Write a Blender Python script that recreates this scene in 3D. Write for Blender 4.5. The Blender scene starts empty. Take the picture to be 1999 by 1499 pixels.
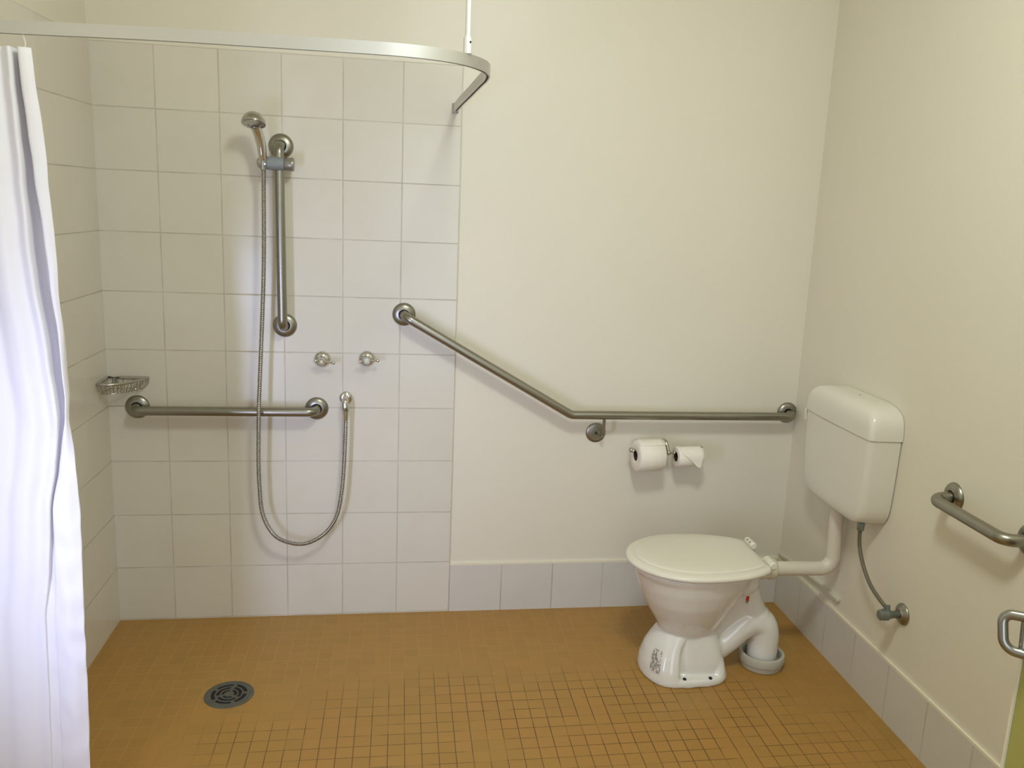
import bpy, bmesh, math, random
from mathutils import Vector, Matrix, noise
random.seed(4)
PI = math.pi
S = bpy.context.scene
COL = S.collection

# ------------------------------------------------------------------ camera
XL, XR = -1.1926, 1.3358          # left and right wall
cd = bpy.data.cameras.new('camera')
cam = bpy.data.objects.new('camera', cd)
COL.objects.link(cam)
cam.location = (-0.19894, -3.01675, 1.54907)
cam.rotation_euler = (1.375005, -0.044052, -0.145911)
cd.sensor_fit = 'HORIZONTAL'
cd.sensor_width = 36.0
cd.lens = 1643.418 * 36.0 / 1999.0
cd.shift_x = -(1031.533 - 999.5) / 1999.0
cd.shift_y = (725.943 - 749.5) / 1999.0
cd.clip_start = 0.02
S.camera = cam

# ------------------------------------------------------------------ light
w = bpy.data.worlds.new('world')
S.world = w
w.use_nodes = True
w.node_tree.nodes['Background'].inputs[0].default_value = (0.82, 0.90, 1.0, 1)
w.node_tree.nodes['Background'].inputs[1].default_value = 0.30


def area(name, loc, rot, sx, sy, power, col):
    d = bpy.data.lights.new(name, 'AREA')
    d.shape = 'RECTANGLE'
    d.size, d.size_y = sx, sy
    d.energy = power
    d.color = col
    o = bpy.data.objects.new(name, d)
    o.location = loc
    o.rotation_euler = rot
    COL.objects.link(o)
    return o


ld = bpy.data.lights.new('ceiling_lamp_light', 'POINT')
ld.energy = 27
ld.shadow_soft_size = 0.14
ld.color = (0.905, 1.0, 0.985)
lo = bpy.data.objects.new('ceiling_lamp_light', ld)
lo.location = (0.20, -1.92, 2.58)
COL.objects.link(lo)
area('ceiling_lamp_diffuser_light', (0.20, -1.92, 2.68), (0, 0, 0), 0.30, 0.30, 12, (0.905, 1.0, 0.985))
area('doorway_daylight', (0.1, -3.45, 1.25), (math.radians(90), 0, 0), 0.8, 1.9, 11.5, (0.80, 0.88, 1.0))
cool_fill = area('curtain_cool_fill', (-1.17, -1.95, 0.80), (0, math.radians(-90), math.radians(66)), 0.9, 0.2, 5.8, (0.54, 0.61, 1.0))  # added fill lamp that cools and brightens the curtain, no such source seen
cool_fill.data.spread = math.radians(84)

S.view_settings.view_transform = 'Standard'
S.view_settings.look = 'None'
S.view_settings.gamma = 1.0
S.view_settings.use_curve_mapping = False
S.view_settings.exposure = 0.0


# ------------------------------------------------------------------ materials
def srgb(r, g, b):
    f = lambda v: (v / 255 / 12.92) if v / 255 <= 0.04045 else ((v / 255 + 0.055) / 1.055) ** 2.4
    return (f(r), f(g), f(b), 1)


def mat(name, col, rough=0.5, metal=0.0, bump=0.0, bscale=60, var=0.0, vscale=4, coat=0.0, trans=0.0):
    m = bpy.data.materials.new(name)
    m.use_nodes = True
    nt = m.node_tree
    b = nt.nodes['Principled BSDF']
    b.inputs['Base Color'].default_value = col
    b.inputs['Roughness'].default_value = rough
    b.inputs['Metallic'].default_value = metal
    if coat:
        b.inputs['Coat Weight'].default_value = coat
        b.inputs['Coat Roughness'].default_value = 0.06
    tc = nt.nodes.new('ShaderNodeTexCoord')
    n = nt.nodes.new('ShaderNodeTexNoise')
    n.inputs['Scale'].default_value = vscale
    n.inputs['Detail'].default_value = 4
    nt.links.new(tc.outputs['Object'], n.inputs['Vector'])
    mx = nt.nodes.new('ShaderNodeMix')
    mx.data_type = 'RGBA'
    v = max(var, 0.02)
    mx.inputs[6].default_value = (col[0] * (1 - v), col[1] * (1 - v), col[2] * (1 - v * 1.2), 1)
    mx.inputs[7].default_value = (min(1, col[0] * (1 + v)), min(1, col[1] * (1 + v)), min(1, col[2] * (1 + v)), 1)
    nt.links.new(n.outputs['Fac'], mx.inputs[0])
    nt.links.new(mx.outputs[2], b.inputs['Base Color'])
    if bump:
        n2 = nt.nodes.new('ShaderNodeTexNoise')
        n2.inputs['Scale'].default_value = bscale
        n2.inputs['Detail'].default_value = 3
        nt.links.new(tc.outputs['Object'], n2.inputs['Vector'])
        bp = nt.nodes.new('ShaderNodeBump')
        bp.inputs['Strength'].default_value = bump
        bp.inputs['Distance'].default_value = 0.004
        nt.links.new(n2.outputs['Fac'], bp.inputs['Height'])
        nt.links.new(bp.outputs['Normal'], b.inputs['Normal'])
    return m


class NT:
    """tiny wrapper for building math node chains"""
    def __init__(s, m):
        s.nt = m.node_tree

    def m(s, op, a, b=None, c=None):
        n = s.nt.nodes.new('ShaderNodeMath')
        n.operation = op
        for i, v in enumerate((a, b, c)):
            if v is None:
                continue
            if isinstance(v, (int, float)):
                n.inputs[i].default_value = v
            else:
                s.nt.links.new(v, n.inputs[i])
        return n.outputs[0]

    def ramp(s, v, lo, hi, a=0.0, b=1.0):
        n = s.nt.nodes.new('ShaderNodeMapRange')
        n.interpolation_type = 'SMOOTHSTEP'
        s.nt.links.new(v, n.inputs[0])
        for i, q in enumerate((lo, hi, a, b)):
            n.inputs[i + 1].default_value = q
        return n.outputs[0]

    def line(s, coord, phase, pitch, half):
        """1 on a joint, 0 elsewhere"""
        d = s.m('SUBTRACT', coord, phase)
        d = s.m('DIVIDE', d, pitch)
        f = s.m('FRACT', d)
        f = s.m('SUBTRACT', f, 0.5)
        f = s.m('ABSOLUTE', f)
        f = s.m('SUBTRACT', 0.5, f)
        f = s.m('MULTIPLY', f, pitch)
        return s.ramp(f, half * 0.55, half * 1.25, 1.0, 0.0)

    def cell(s, coord, phase, pitch):
        d = s.m('SUBTRACT', coord, phase)
        return s.m('FLOOR', s.m('DIVIDE', d, pitch))

    def mix(s, fac, a, b):
        n = s.nt.nodes.new('ShaderNodeMix')
        n.data_type = 'RGBA'
        for i, v in ((0, fac), (6, a), (7, b)):
            if isinstance(v, (int, float)):
                n.inputs[i].default_value = v
            elif isinstance(v, tuple):
                n.inputs[i].default_value = v
            else:
                s.nt.links.new(v, n.inputs[i])
        return n.outputs[2]

    def noise(s, vec, scale, detail=3):
        n = s.nt.nodes.new('ShaderNodeTexNoise')
        n.inputs['Scale'].default_value = scale
        n.inputs['Detail'].default_value = detail
        s.nt.links.new(vec, n.inputs['Vector'])
        return n.outputs['Fac']


def tile_mat(name, axis, ph, zph, tile, grout, capz=None, vjoint=1.0):
    m = bpy.data.materials.new(name)
    m.use_nodes = True
    t = NT(m)
    nt = m.node_tree
    b = nt.nodes['Principled BSDF']
    tc = nt.nodes.new('ShaderNodeTexCoord')
    sp = nt.nodes.new('ShaderNodeSeparateXYZ')
    nt.links.new(tc.outputs['Object'], sp.inputs[0])
    c = sp.outputs[axis]
    z = sp.outputs[2]
    lh = t.line(c, ph, 0.2, 0.0024)
    lh = t.m('MULTIPLY', lh, vjoint)
    lv = t.line(z, zph, 0.2, 0.0024) if zph is not None else None
    g = t.m('MAXIMUM', lh, lv) if lv else lh
    cv = nt.nodes.new('ShaderNodeCombineXYZ')
    nt.links.new(t.cell(c, ph, 0.2), cv.inputs[0])
    if zph is not None:
        nt.links.new(t.cell(z, zph, 0.2), cv.inputs[1])
    wn = nt.nodes.new('ShaderNodeTexWhiteNoise')
    nt.links.new(cv.outputs[0], wn.inputs['Vector'])
    v = t.m('MULTIPLY', wn.outputs['Value'], 1.0)
    t2 = (tile[0] * 0.965, tile[1] * 0.965, tile[2] * 0.95, 1)
    colr = t.mix(v, tile, t2)
    # water marks: soft cloudy wear
    cl = t.ramp(t.noise(tc.outputs['Object'], 5.5, 4), 0.45, 0.75, 0.0, 0.30)
    colr = t.mix(cl, colr, (tile[0] * 0.90, tile[1] * 0.885, tile[2] * 0.84, 1))
    gn = t.ramp(t.noise(tc.outputs['Object'], 9, 3), 0.3, 0.7, 0.45, 1.0)
    colr = t.mix(t.m('MULTIPLY', g, gn), colr, grout)
    if capz is not None:
        cap = t.ramp(z, capz - 0.002, capz, 0.0, 1.0)
        colr = t.mix(cap, colr, srgb(236, 228, 205))
    nt.links.new(colr, b.inputs['Base Color'])
    rg = t.m('MULTIPLY_ADD', g, 0.5, 0.2)
    nt.links.new(rg, b.inputs['Roughness'])
    b.inputs['IOR'].default_value = 1.5
    wob = t.noise(tc.outputs['Object'], 7, 1)
    h = t.m('MULTIPLY_ADD', g, -0.35, t.m('MULTIPLY', wob, 0.5))
    bp = nt.nodes.new('ShaderNodeBump')
    bp.inputs['Strength'].default_value = 0.35
    bp.inputs['Distance'].default_value = 0.003
    nt.links.new(h, bp.inputs['Height'])
    nt.links.new(bp.outputs['Normal'], b.inputs['Normal'])
    return m


def floor_mat():
    m = bpy.data.materials.new('ochre_mosaic')
    m.use_nodes = True
    t = NT(m)
    nt = m.node_tree
    b = nt.nodes['Principled BSDF']
    tc = nt.nodes.new('ShaderNodeTexCoord')
    sp = nt.nodes.new('ShaderNodeSeparateXYZ')
    nt.links.new(tc.outputs['Object'], sp.inputs[0])
    x, y = sp.outputs[0], sp.outputs[1]
    P = 0.04849
    lx = t.line(x, 0.21857, P, 0.0013)
    ly = t.line(y, -0.56912, P, 0.0013)
    gx = t.m('MULTIPLY', lx, t.ramp(t.noise(tc.outputs['Object'], 6.0, 2), 0.34, 0.50, 0.35, 1.0))
    # horizontal joints wear differently
    mp = nt.nodes.new('ShaderNodeMapping')
    mp.inputs['Location'].default_value = (3.1, 7.7, 0)
    nt.links.new(tc.outputs['Object'], mp.inputs[0])
    gy = t.m('MULTIPLY', ly, t.ramp(t.noise(mp.outputs[0], 6.5, 2), 0.36, 0.52, 0.15, 0.9))
    g = t.m('MAXIMUM', gx, gy)
    cv = nt.nodes.new('ShaderNodeCombineXYZ')
    nt.links.new(t.cell(x, 0.21857, P), cv.inputs[0])
    nt.links.new(t.cell(y, -0.56912, P), cv.inputs[1])
    wn = nt.nodes.new('ShaderNodeTexWhiteNoise')
    nt.links.new(cv.outputs[0], wn.inputs['Vector'])
    base = t.mix(wn.outputs['Value'], srgb(172, 130, 62), srgb(163, 125, 58))
    hue = t.ramp(t.noise(tc.outputs['Object'], 3.0, 3), 0.35, 0.65)
    base = t.mix(t.m('MULTIPLY', hue, 0.45), base, srgb(174, 124, 60))
    # dirt held in the joints around the middle of the floor, in front of the pan
    def ell(cx, cy, rx, ry, lo, hi):
        dx = t.m('DIVIDE', t.m('SUBTRACT', x, cx), rx)
        dy = t.m('DIVIDE', t.m('SUBTRACT', y, cy), ry)
        r = t.m('SQRT', t.m('ADD', t.m('MULTIPLY', dx, dx), t.m('MULTIPLY', dy, dy)))
        r = t.m('ADD', r, t.m('MULTIPLY_ADD', t.noise(tc.outputs['Object'], 5, 3), 0.8, -0.4))
        return t.ramp(r, lo, hi, 1.0, 0.0)
    d1 = ell(0.28, -0.88, 1.15, 0.50, 0.75, 1.1)
    d2 = ell(0.40, -0.68, 0.58, 0.27, 0.5, 1.3)
    d3 = ell(0.75, -0.85, 0.48, 0.17, 0.6, 1.3)
    dirt = t.m('MAXIMUM', t.m('MULTIPLY', d1, 0.92), t.m('MULTIPLY', t.m('MAXIMUM', d2, d3), 1.0))
    light_g = srgb(183, 148, 84)
    gcol = t.mix(dirt, light_g, srgb(78, 50, 14))
    gst = t.m('MAXIMUM', dirt, 0.60)
    colr = t.mix(t.m('MULTIPLY', g, gst), base, gcol)
    nt.links.new(colr, b.inputs['Base Color'])
    b.inputs['Roughness'].default_value = 0.42
    h = t.m('MULTIPLY', t.m('MAXIMUM', lx, ly), -0.5)
    h2 = t.m('ADD', h, t.m('MULTIPLY', t.noise(tc.outputs['Object'], 90, 2), 0.12))
    bp = nt.nodes.new('ShaderNodeBump')
    bp.inputs['Strength'].default_value = 0.3
    bp.inputs['Distance'].default_value = 0.002
    nt.links.new(h2, bp.inputs['Height'])
    nt.links.new(bp.outputs['Normal'], b.inputs['Normal'])
    return m


TILE = srgb(221, 215, 202)
GROUT = srgb(188, 181, 166)
M = {}
M['paint'] = mat('cream_wall_paint', srgb(229, 222, 205), 0.42, bump=0.05, bscale=140, var=0.015, vscale=2.5)
M['ceil'] = mat('ceiling_paint', srgb(236, 230, 212), 0.7)
M['tile_back'] = tile_mat('shower_tile_back', 0, 0.0, 0.2031, TILE, GROUT)
M['tile_left'] = tile_mat('shower_tile_left', 1, -0.02, 0.2031, TILE, GROUT, vjoint=0.08)
M['skirt_back'] = tile_mat('skirting_tile_back', 0, 0.0, None, srgb(216, 211, 204), srgb(176, 168, 154), 0.190)
M['skirt_right'] = tile_mat('skirting_tile_right', 1, -0.0108, None, srgb(216, 211, 204), srgb(176, 168, 154), 0.190)
M['floor'] = floor_mat()
M['steel'] = mat('brushed_stainless_steel', (0.33, 0.318, 0.27, 1), 0.33, 1.0, bump=0.03, bscale=400, var=0.08, vscale=20)
M['steel_handle'] = mat('polished_steel_handle', (0.34, 0.335, 0.31, 1), 0.28, 1.0, var=0.05)
M['steel_dark'] = mat('shadow_gap_steel', (0.05, 0.047, 0.04, 1), 0.5, 0.6)
M['chrome'] = mat('chrome', (0.66, 0.66, 0.65, 1), 0.09, 1.0, var=0.04)
M['chrome_dull'] = mat('worn_chrome', (0.50, 0.49, 0.46, 1), 0.2, 1.0, var=0.08, vscale=30)
M['hose'] = mat('metal_hose', (0.36, 0.345, 0.315, 1), 0.3, 1.0, var=0.1, vscale=30)
M['grey_plastic'] = mat('grey_plastic', srgb(133, 139, 139), 0.4)
M['knob_grey'] = mat('silvery_plastic', srgb(150, 146, 136), 0.3, 0.55)
M['alu'] = mat('satin_aluminium', (0.62, 0.61, 0.59, 1), 0.42, 0.85, bump=0.02, bscale=300, var=0.03)
M['alu_rod'] = mat('bright_aluminium_tube', (0.86, 0.86, 0.87, 1), 0.35, 0.6)
M['dark'] = mat('dark_hole', (0.012, 0.010, 0.009, 1), 0.8)
M['ceramic'] = mat('white_ceramic', srgb(232, 229, 222), 0.13, coat=0.5, var=0.01)
M['plastic_w'] = mat('white_plastic', srgb(230, 224, 208), 0.3, var=0.01)
M['cistern'] = mat('cistern_plastic', srgb(226, 221, 208), 0.24, var=0.01)
M['pipe_w'] = mat('white_pvc', srgb(219, 210, 194), 0.38)
M['rubber_grey'] = mat('pale_grey_rubber', srgb(186, 182, 168), 0.55)
M['collar_w'] = mat('pale_rubber_collar', srgb(214, 210, 184), 0.5)
M['paper'] = mat('toilet_paper', srgb(243, 236, 222), 0.95, bump=0.15, bscale=220)
M['card'] = mat('cardboard_core', srgb(70, 48, 36), 0.9)
M['drain'] = mat('tarnished_drain_metal', (0.13, 0.127, 0.105, 1), 0.45, 0.45, var=0.25, vscale=40)
M['braid'] = mat('grey_braided_hose', srgb(118, 114, 98), 0.45, 0.5, bump=0.5, bscale=500)
M['valve'] = mat('dull_grey_valve', srgb(126, 132, 126), 0.35, 0.55)
M['door'] = mat('olive_green_paint', srgb(160, 156, 84), 0.5, var=0.02)
M['door_edge'] = mat('door_edge_cream', srgb(222, 214, 186), 0.5)
M['strip'] = mat('old_white_trim_strip', srgb(214, 207, 186), 0.5)
M['red'] = mat('red_mark', srgb(196, 66, 40), 0.5)
M['greymark'] = mat('grey_mark', srgb(140, 140, 130), 0.5)


def sticker_mat():
    m = bpy.data.materials.new('worn_printed_label')
    m.use_nodes = True
    t = NT(m)
    nt = m.node_tree
    b = nt.nodes['Principled BSDF']
    tc = nt.nodes.new('ShaderNodeTexCoord')
    n = t.noise(tc.outputs['Object'], 190, 4)
    n2 = t.noise(tc.outputs['Object'], 40, 2)
    f = t.m('MULTIPLY', t.ramp(n, 0.44, 0.52), t.ramp(n2, 0.40, 0.52))
    nt.links.new(t.mix(f, srgb(218, 213, 203), srgb(138, 130, 124)), b.inputs['Base Color'])
    b.inputs['Roughness'].default_value = 0.4
    return m


M['sticker'] = sticker_mat()


def fabric_mat():
    m = bpy.data.materials.new('thin_white_curtain_fabric')
    m.use_nodes = True
    nt = m.node_tree
    b = nt.nodes['Principled BSDF']
    b.inputs['Base Color'].default_value = srgb(247, 244, 248)
    b.inputs['Roughness'].default_value = 0.6
    out = nt.nodes['Material Output']
    tr = nt.nodes.new('ShaderNodeBsdfTranslucent')
    tr.inputs[0].default_value = srgb(240, 236, 236)
    mx = nt.nodes.new('ShaderNodeMixShader')
    mx.inputs[0].default_value = 0.22
    nt.links.new(b.outputs[0], mx.inputs[1])
    nt.links.new(tr.outputs[0], mx.inputs[2])
    nt.links.new(mx.outputs[0], out.inputs[0])
    tc = nt.nodes.new('ShaderNodeTexCoord')
    n = nt.nodes.new('ShaderNodeTexNoise')
    n.inputs['Scale'].default_value = 18
    nt.links.new(tc.outputs['Object'], n.inputs['Vector'])
    bp = nt.nodes.new('ShaderNodeBump')
    bp.inputs['Strength'].default_value = 0.25
    bp.inputs['Distance'].default_value = 0.004
    nt.links.new(n.outputs['Fac'], bp.inputs['Height'])
    nt.links.new(bp.outputs[0], b.inputs['Normal'])
    return m


M['fabric'] = fabric_mat()


# ------------------------------------------------------------------ helpers
def obj(name, bm, m, parent=None, smooth=True, label=None, angle=40):
    me = bpy.data.meshes.new(name)
    bmesh.ops.recalc_face_normals(bm, faces=bm.faces)
    bm.to_mesh(me)
    bm.free()
    me.materials.append(M[m] if isinstance(m, str) else m)
    if smooth:
        me.shade_smooth()
        try:
            me.set_sharp_from_angle(angle=math.radians(angle))
        except Exception:
            pass
    o = bpy.data.objects.new(name, me)
    COL.objects.link(o)
    if parent:
        o.parent = parent
        o.matrix_parent_inverse = Matrix.Translation(parent.location).inverted()
    if label:
        o['label'] = label
    return o


def tag(o, label, cat=None, group=None, kind=None):
    o['label'] = label
    if cat:
        o['category'] = cat
    if group:
        o['group'] = group
    if kind:
        o['kind'] = kind
    return o


def thing(name, loc, label, cat, group=None):
    o = bpy.data.objects.new(name, None)
    o.location = loc
    o.empty_display_size = 0.05
    COL.objects.link(o)
    return tag(o, label, cat, group)


def box(bm, x0, x1, y0, y1, z0, z1, bevel=0.0, seg=2):
    r = bmesh.ops.create_cube(bm, size=1.0)
    vs = r['verts']
    for v in vs:
        v.co = Vector(((x0 + x1) / 2 + v.co.x * (x1 - x0), (y0 + y1) / 2 + v.co.y * (y1 - y0),
                       (z0 + z1) / 2 + v.co.z * (z1 - z0)))
    if bevel:
        es = list({e for v in vs for e in v.link_edges})
        bmesh.ops.bevel(bm, geom=es, offset=bevel, segments=seg, affect='EDGES', profile=0.5)


def frame_for(t, up=None):
    t = t.normalized()
    a = up if up is not None else Vector((0, 0, 1))
    if abs(t.dot(a)) > 0.98:
        a = Vector((1, 0, 0))
    n = t.cross(a).normalized()
    return n, t.cross(n).normalized()


def sweep(bm, pts, rad, seg=14, cap=True, closed=False, profile=None):
    """tube through pts; rad number or list; profile = list of (n,b) offsets"""
    pts = [Vector(p) for p in pts]
    N = len(pts)
    rr = rad if isinstance(rad, (list, tuple)) else [rad] * N
    rings = []
    nrm = None
    for i, p in enumerate(pts):
        a = pts[(i - 1) % N] if (closed or i > 0) else pts[i]
        b = pts[(i + 1) % N] if (closed or i < N - 1) else pts[i]
        t = (b - a)
        if t.length < 1e-9:
            t = Vector((0, 0, 1))
        t.normalize()
        if nrm is None:
            nrm, _ = frame_for(t)
        else:
            nrm = (nrm - t * nrm.dot(t))
            if nrm.length < 1e-6:
                nrm, _ = frame_for(t)
            nrm.normalize()
        bi = t.cross(nrm).normalized()
        ring = []
        if profile:
            for (u, v) in profile:
                ring.append(bm.verts.new(p + nrm * u + bi * v))
        else:
            for k in range(seg):
                an = 2 * PI * k / seg
                ring.append(bm.verts.new(p + (nrm * math.cos(an) + bi * math.sin(an)) * rr[i]))
        rings.append(ring)
    L = len(rings[0])
    R = range(N if closed else N - 1)
    for i in R:
        A, B = rings[i], rings[(i + 1) % N]
        for k in range(L):
            bm.faces.new((A[k], A[(k + 1) % L], B[(k + 1) % L], B[k]))
    if cap and not closed:
        bm.faces.new(rings[0])
        bm.faces.new(rings[-1][::-1])


def fillet(pts, r, n=8):
    """round the corners of a polyline"""
    pts = [Vector(p) for p in pts]
    rs = r if isinstance(r, (list, tuple)) else [r] * len(pts)
    out = [pts[0]]
    for i in range(1, len(pts) - 1):
        a, p, b = pts[i - 1], pts[i], pts[i + 1]
        u, v = (a - p).normalized(), (b - p).normalized()
        ang = u.angle(v)
        d = min(rs[i] / math.tan(ang / 2), (a - p).length * 0.49, (b - p).length * 0.49)
        s, e = p + u * d, p + v * d
        rad = d * math.tan(ang / 2)
        c = p + (u + v).normalized() * (rad / math.sin(ang / 2))
        sa, ea = s - c, e - c
        th = sa.angle(ea)
        for k in range(n + 1):
            f = k / n
            q = (sa * math.sin((1 - f) * th) + ea * math.sin(f * th)) / math.sin(th)
            out.append(c + q)
    out.append(pts[-1])
    return out


def catmull(pts, n=8):
    pts = [Vector(p) for p in pts]
    out = []
    for i in range(len(pts) - 1):
        p0 = pts[max(i - 1, 0)]
        p1, p2 = pts[i], pts[i + 1]
        p3 = pts[min(i + 2, len(pts) - 1)]
        for k in range(n):
            t = k / n
            out.append(0.5 * ((2 * p1) + (p2 - p0) * t + (2 * p0 - 5 * p1 + 4 * p2 - p3) * t * t +
                              (3 * p1 - p0 - 3 * p2 + p3) * t ** 3))
    out.append(pts[-1])
    return out


def resample(pts, step):
    pts = [Vector(p) for p in pts]
    out = [pts[0]]
    acc = 0.0
    for a, b in zip(pts, pts[1:]):
        L = (b - a).length
        while acc + L >= step and L > 1e-9:
            t = (step - acc) / L
            a = a.lerp(b, t)
            out.append(a.copy())
            L = (b - a).length
            acc = 0.0
        acc += L
    out.append(pts[-1])
    return out


def lathe(bm, prof, org, axis, seg=32):
    """prof = list of (radius, height along axis)"""
    org, axis = Vector(org), Vector(axis).normalized()
    n, b = frame_for(axis)
    rings = []
    for r, h in prof:
        if r < 1e-6:
            rings.append([bm.verts.new(org + axis * h)])
        else:
            rings.append([bm.verts.new(org + axis * h + (n * math.cos(2 * PI * k / seg) + b * math.sin(2 * PI * k / seg)) * r)
                          for k in range(seg)])
    for A, B in zip(rings, rings[1:]):
        if len(A) == 1 and len(B) == 1:
            continue
        for k in range(seg):
            k2 = (k + 1) % seg
            if len(A) == 1:
                bm.faces.new((A[0], B[k2], B[k]))
            elif len(B) == 1:
                bm.faces.new((A[k], A[k2], B[0]))
            else:
                bm.faces.new((A[k], A[k2], B[k2], B[k]))
    for R in (rings[0], rings[-1]):
        if len(R) > 1:
            try:
                bm.faces.new(R)
            except ValueError:
                pass


def ball(bm, c, r, seg=16):
    m = Matrix.Translation(c)
    bmesh.ops.create_uvsphere(bm, u_segments=seg, v_segments=seg // 2 + 2, radius=r, matrix=m)


def loft(bm, secs, cap=True):
    rings = [[bm.verts.new(p) for p in s] for s in secs]
    L = len(rings[0])
    for A, B in zip(rings, rings[1:]):
        for k in range(L):
            bm.faces.new((A[k], A[(k + 1) % L], B[(k + 1) % L], B[k]))
    if cap:
        bm.faces.new(rings[0][::-1])
        bm.faces.new(rings[-1])
    return rings


# ------------------------------------------------------------------ room
YF = -3.02
def wallbox(name, dims, m, label, kind='structure'):
    bm = bmesh.new()
    box(bm, *dims)
    return tag(obj(name, bm, m, smooth=False), label, None, None, kind)


wallbox('floor', (XL - 0.1, XR + 0.1, -4.3, 0.1, -0.1, 0.0), 'floor', 'ochre mosaic tiled floor with dark joints')
wallbox('ceiling', (XL - 0.1, XR + 0.1, YF - 0.1, 0.1, 2.78, 2.88), 'ceil', 'pale painted ceiling above the bathroom')
wallbox('wall_back', (XL - 0.1, XR + 0.1, 0.0, 0.1, 0.0, 2.78), 'paint', 'cream painted back wall of the bathroom')
wallbox('wall_left', (XL - 0.1, XL - 0.008, -3.12, 0.0, 0.0, 2.78), 'paint', 'cream painted left wall above the shower tiles')
wallbox('wall_right', (XR, XR + 0.1, -3.12, 0.0, 0.0, 2.78), 'paint', 'cream painted right wall behind the cistern')
bm = bmesh.new()
box(bm, XL, -0.50, YF - 0.1, YF, 0, 2.78)
box(bm, 0.84, XR, YF - 0.1, YF, 0, 2.78)
box(bm, -0.50, 0.84, YF - 0.1, YF, 2.08, 2.78)
tag(obj('wall_front', bm, 'paint', smooth=False), 'cream painted front wall around the doorway', None, None, 'structure')

wallbox('trim_1', (XL, 0.0, -0.006, 0.0, 0.0, 2.0031), 'tile_back', 'white square tiles on the back wall of the shower')
wallbox('trim_2', (XL - 0.008, XL, -1.30, 0.0, 0.0, 2.0031), 'tile_left', 'white square tiles on the left wall of the shower')
wallbox('baseboard_back', (0.0005, XR, -0.008, 0.0, 0.0, 0.197), 'skirt_back', 'single row of pale skirting tiles along the back wall')
wallbox('baseboard_right', (XR - 0.008, XR, YF, -0.008, 0.0, 0.197), 'skirt_right', 'single row of pale skirting tiles along the right wall')

bm = bmesh.new()  # unseen window, made up to go with the curtain fill lamp
for d in ((-2.36, -2.32, 0.50, 1.56), (-1.56, -1.52, 0.50, 1.56), (-2.32, -1.56, 0.50, 0.54), (-2.32, -1.56, 1.52, 1.56)):
    box(bm, XL - 0.008, XL + 0.012, *d, 0.002, 1)
wn_ = obj('added_window_1', bm, 'alu', smooth=False)
tag(wn_, 'made-up unseen aluminium framed frosted window low in the left wall', None, None, 'structure')
bm = bmesh.new()
box(bm, XL - 0.008, XL - 0.002, -2.32, -1.56, 0.54, 1.52)  # opaque pane of the added window
obj('added_window_pane', bm, 'ceil', wn_, smooth=False)

# thin old strip of trim left on the right wall above the skirting, behind the pipe
bm = bmesh.new()
pts = [(XR - 0.004, -0.015, 0.215), (XR - 0.004, -0.16, 0.231), (XR - 0.004, -0.34, 0.243), (XR - 0.004, -0.482, 0.243)]
sweep(bm, pts, 0.004, 8, profile=[(-0.011, -0.0035), (0.011, -0.0035), (0.011, 0.0035), (-0.011, 0.0035)])
tag(obj('wall_strip', bm, 'strip', smooth=False),
    'thin slanting pale strip fixed to the right wall just above the skirting tiles, behind the flush pipe', 'strip')

# ------------------------------------------------------------------ door (open, at the right edge)
DX = 0.75
bm = bmesh.new()
box(bm, DX + 0.0035, DX + 0.038, -2.90, -1.9615, 0.012, 2.05, 0.001, 1)
door = obj('door_1', bm, 'door', smooth=False)
tag(door, 'olive green door leaf standing open at the right edge', None, None, 'structure')
bm = bmesh.new()
box(bm, DX, DX + 0.038, -1.9614, -1.9575, 0.012, 2.05)
obj('door_edge', bm, 'door_edge', door, smooth=False, label='cream edge strip of the green door')
bm = bmesh.new()
hx = DX - 0.020
loop = fillet([(DX + 0.02, -1.990, 0.9745), (hx - 0.004, -1.938, 0.9645), (hx - 0.004, -1.951, 0.9125), (DX + 0.02, -1.999, 0.913)],
              [0, 0.014, 0.020, 0], 8)
sweep(bm, loop, 0.0077, 16)
dh = obj('door_handle', bm, 'steel_handle', door, label='bent grey metal tube handle of the green door')
bm = bmesh.new()
sweep(bm, [(DX - 0.002, -1.960, 0.968), (DX - 0.002, -1.964, 0.915)], 0.006, 12)
obj('handle_post', bm, 'steel', dh)


# ------------------------------------------------------------------ grab rails
def flange(bm, c, ax, r=0.0412):
    lathe(bm, [(0.0176, 0.0), (0.0176, 0.0125), (0.0190, 0.0140), (0.0225, 0.0138), (0.031, 0.0112),
               (0.0375, 0.0072), (r - 0.0006, 0.0028), (r, 0.0)], c, ax, 40)


def rail(name, base, path, flanges, ax, label, rad=0.016, fr=None, wallplane=0.0):
    t = thing(name, base, label, 'grab rail')
    bm = bmesh.new()
    sweep(bm, fillet(path, fr or 0.034, 9), rad, 20)
    obj('bar', bm, 'steel', t)
    for c in flanges:
        bm = bmesh.new()
        flange(bm, c, ax)
        f = obj('wall_flange', bm, 'steel', t)
        bm = bmesh.new()
        lathe(bm, [(0.0, 0.0), (0.0174, 0.0), (0.0174, 0.0035), (0.0, 0.0035)], c, ax, 24)
        obj('flange_recess', bm, 'steel_dark', f)
    return t


TY = -0.006   # face of the shower tiles
SO = -0.066   # stand-off of the bars
rail('grab_rail', (-0.601, TY, 1.40),
     [(-0.604, TY - 0.001, 1.706), (-0.603, SO, 1.706), (-0.598, SO, 1.099), (-0.598, TY - 0.001, 1.099)],
     [(-0.604, TY, 1.706), (-0.598, TY, 1.099)], (0, -1, 0),
     'vertical stainless steel grab rail on the shower tiles, carrying the hand shower')
rail('grab_rail', (-0.795, TY, 0.80),
     [(-1.098, TY - 0.001, 0.802), (-1.098, SO, 0.802), (-0.491, SO, 0.801), (-0.491, TY - 0.001, 0.801)],
     [(-1.098, TY, 0.802), (-0.491, TY, 0.801)], (0, -1, 0),
     'low horizontal stainless steel grab rail on the shower tiles, below the soap basket')
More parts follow.
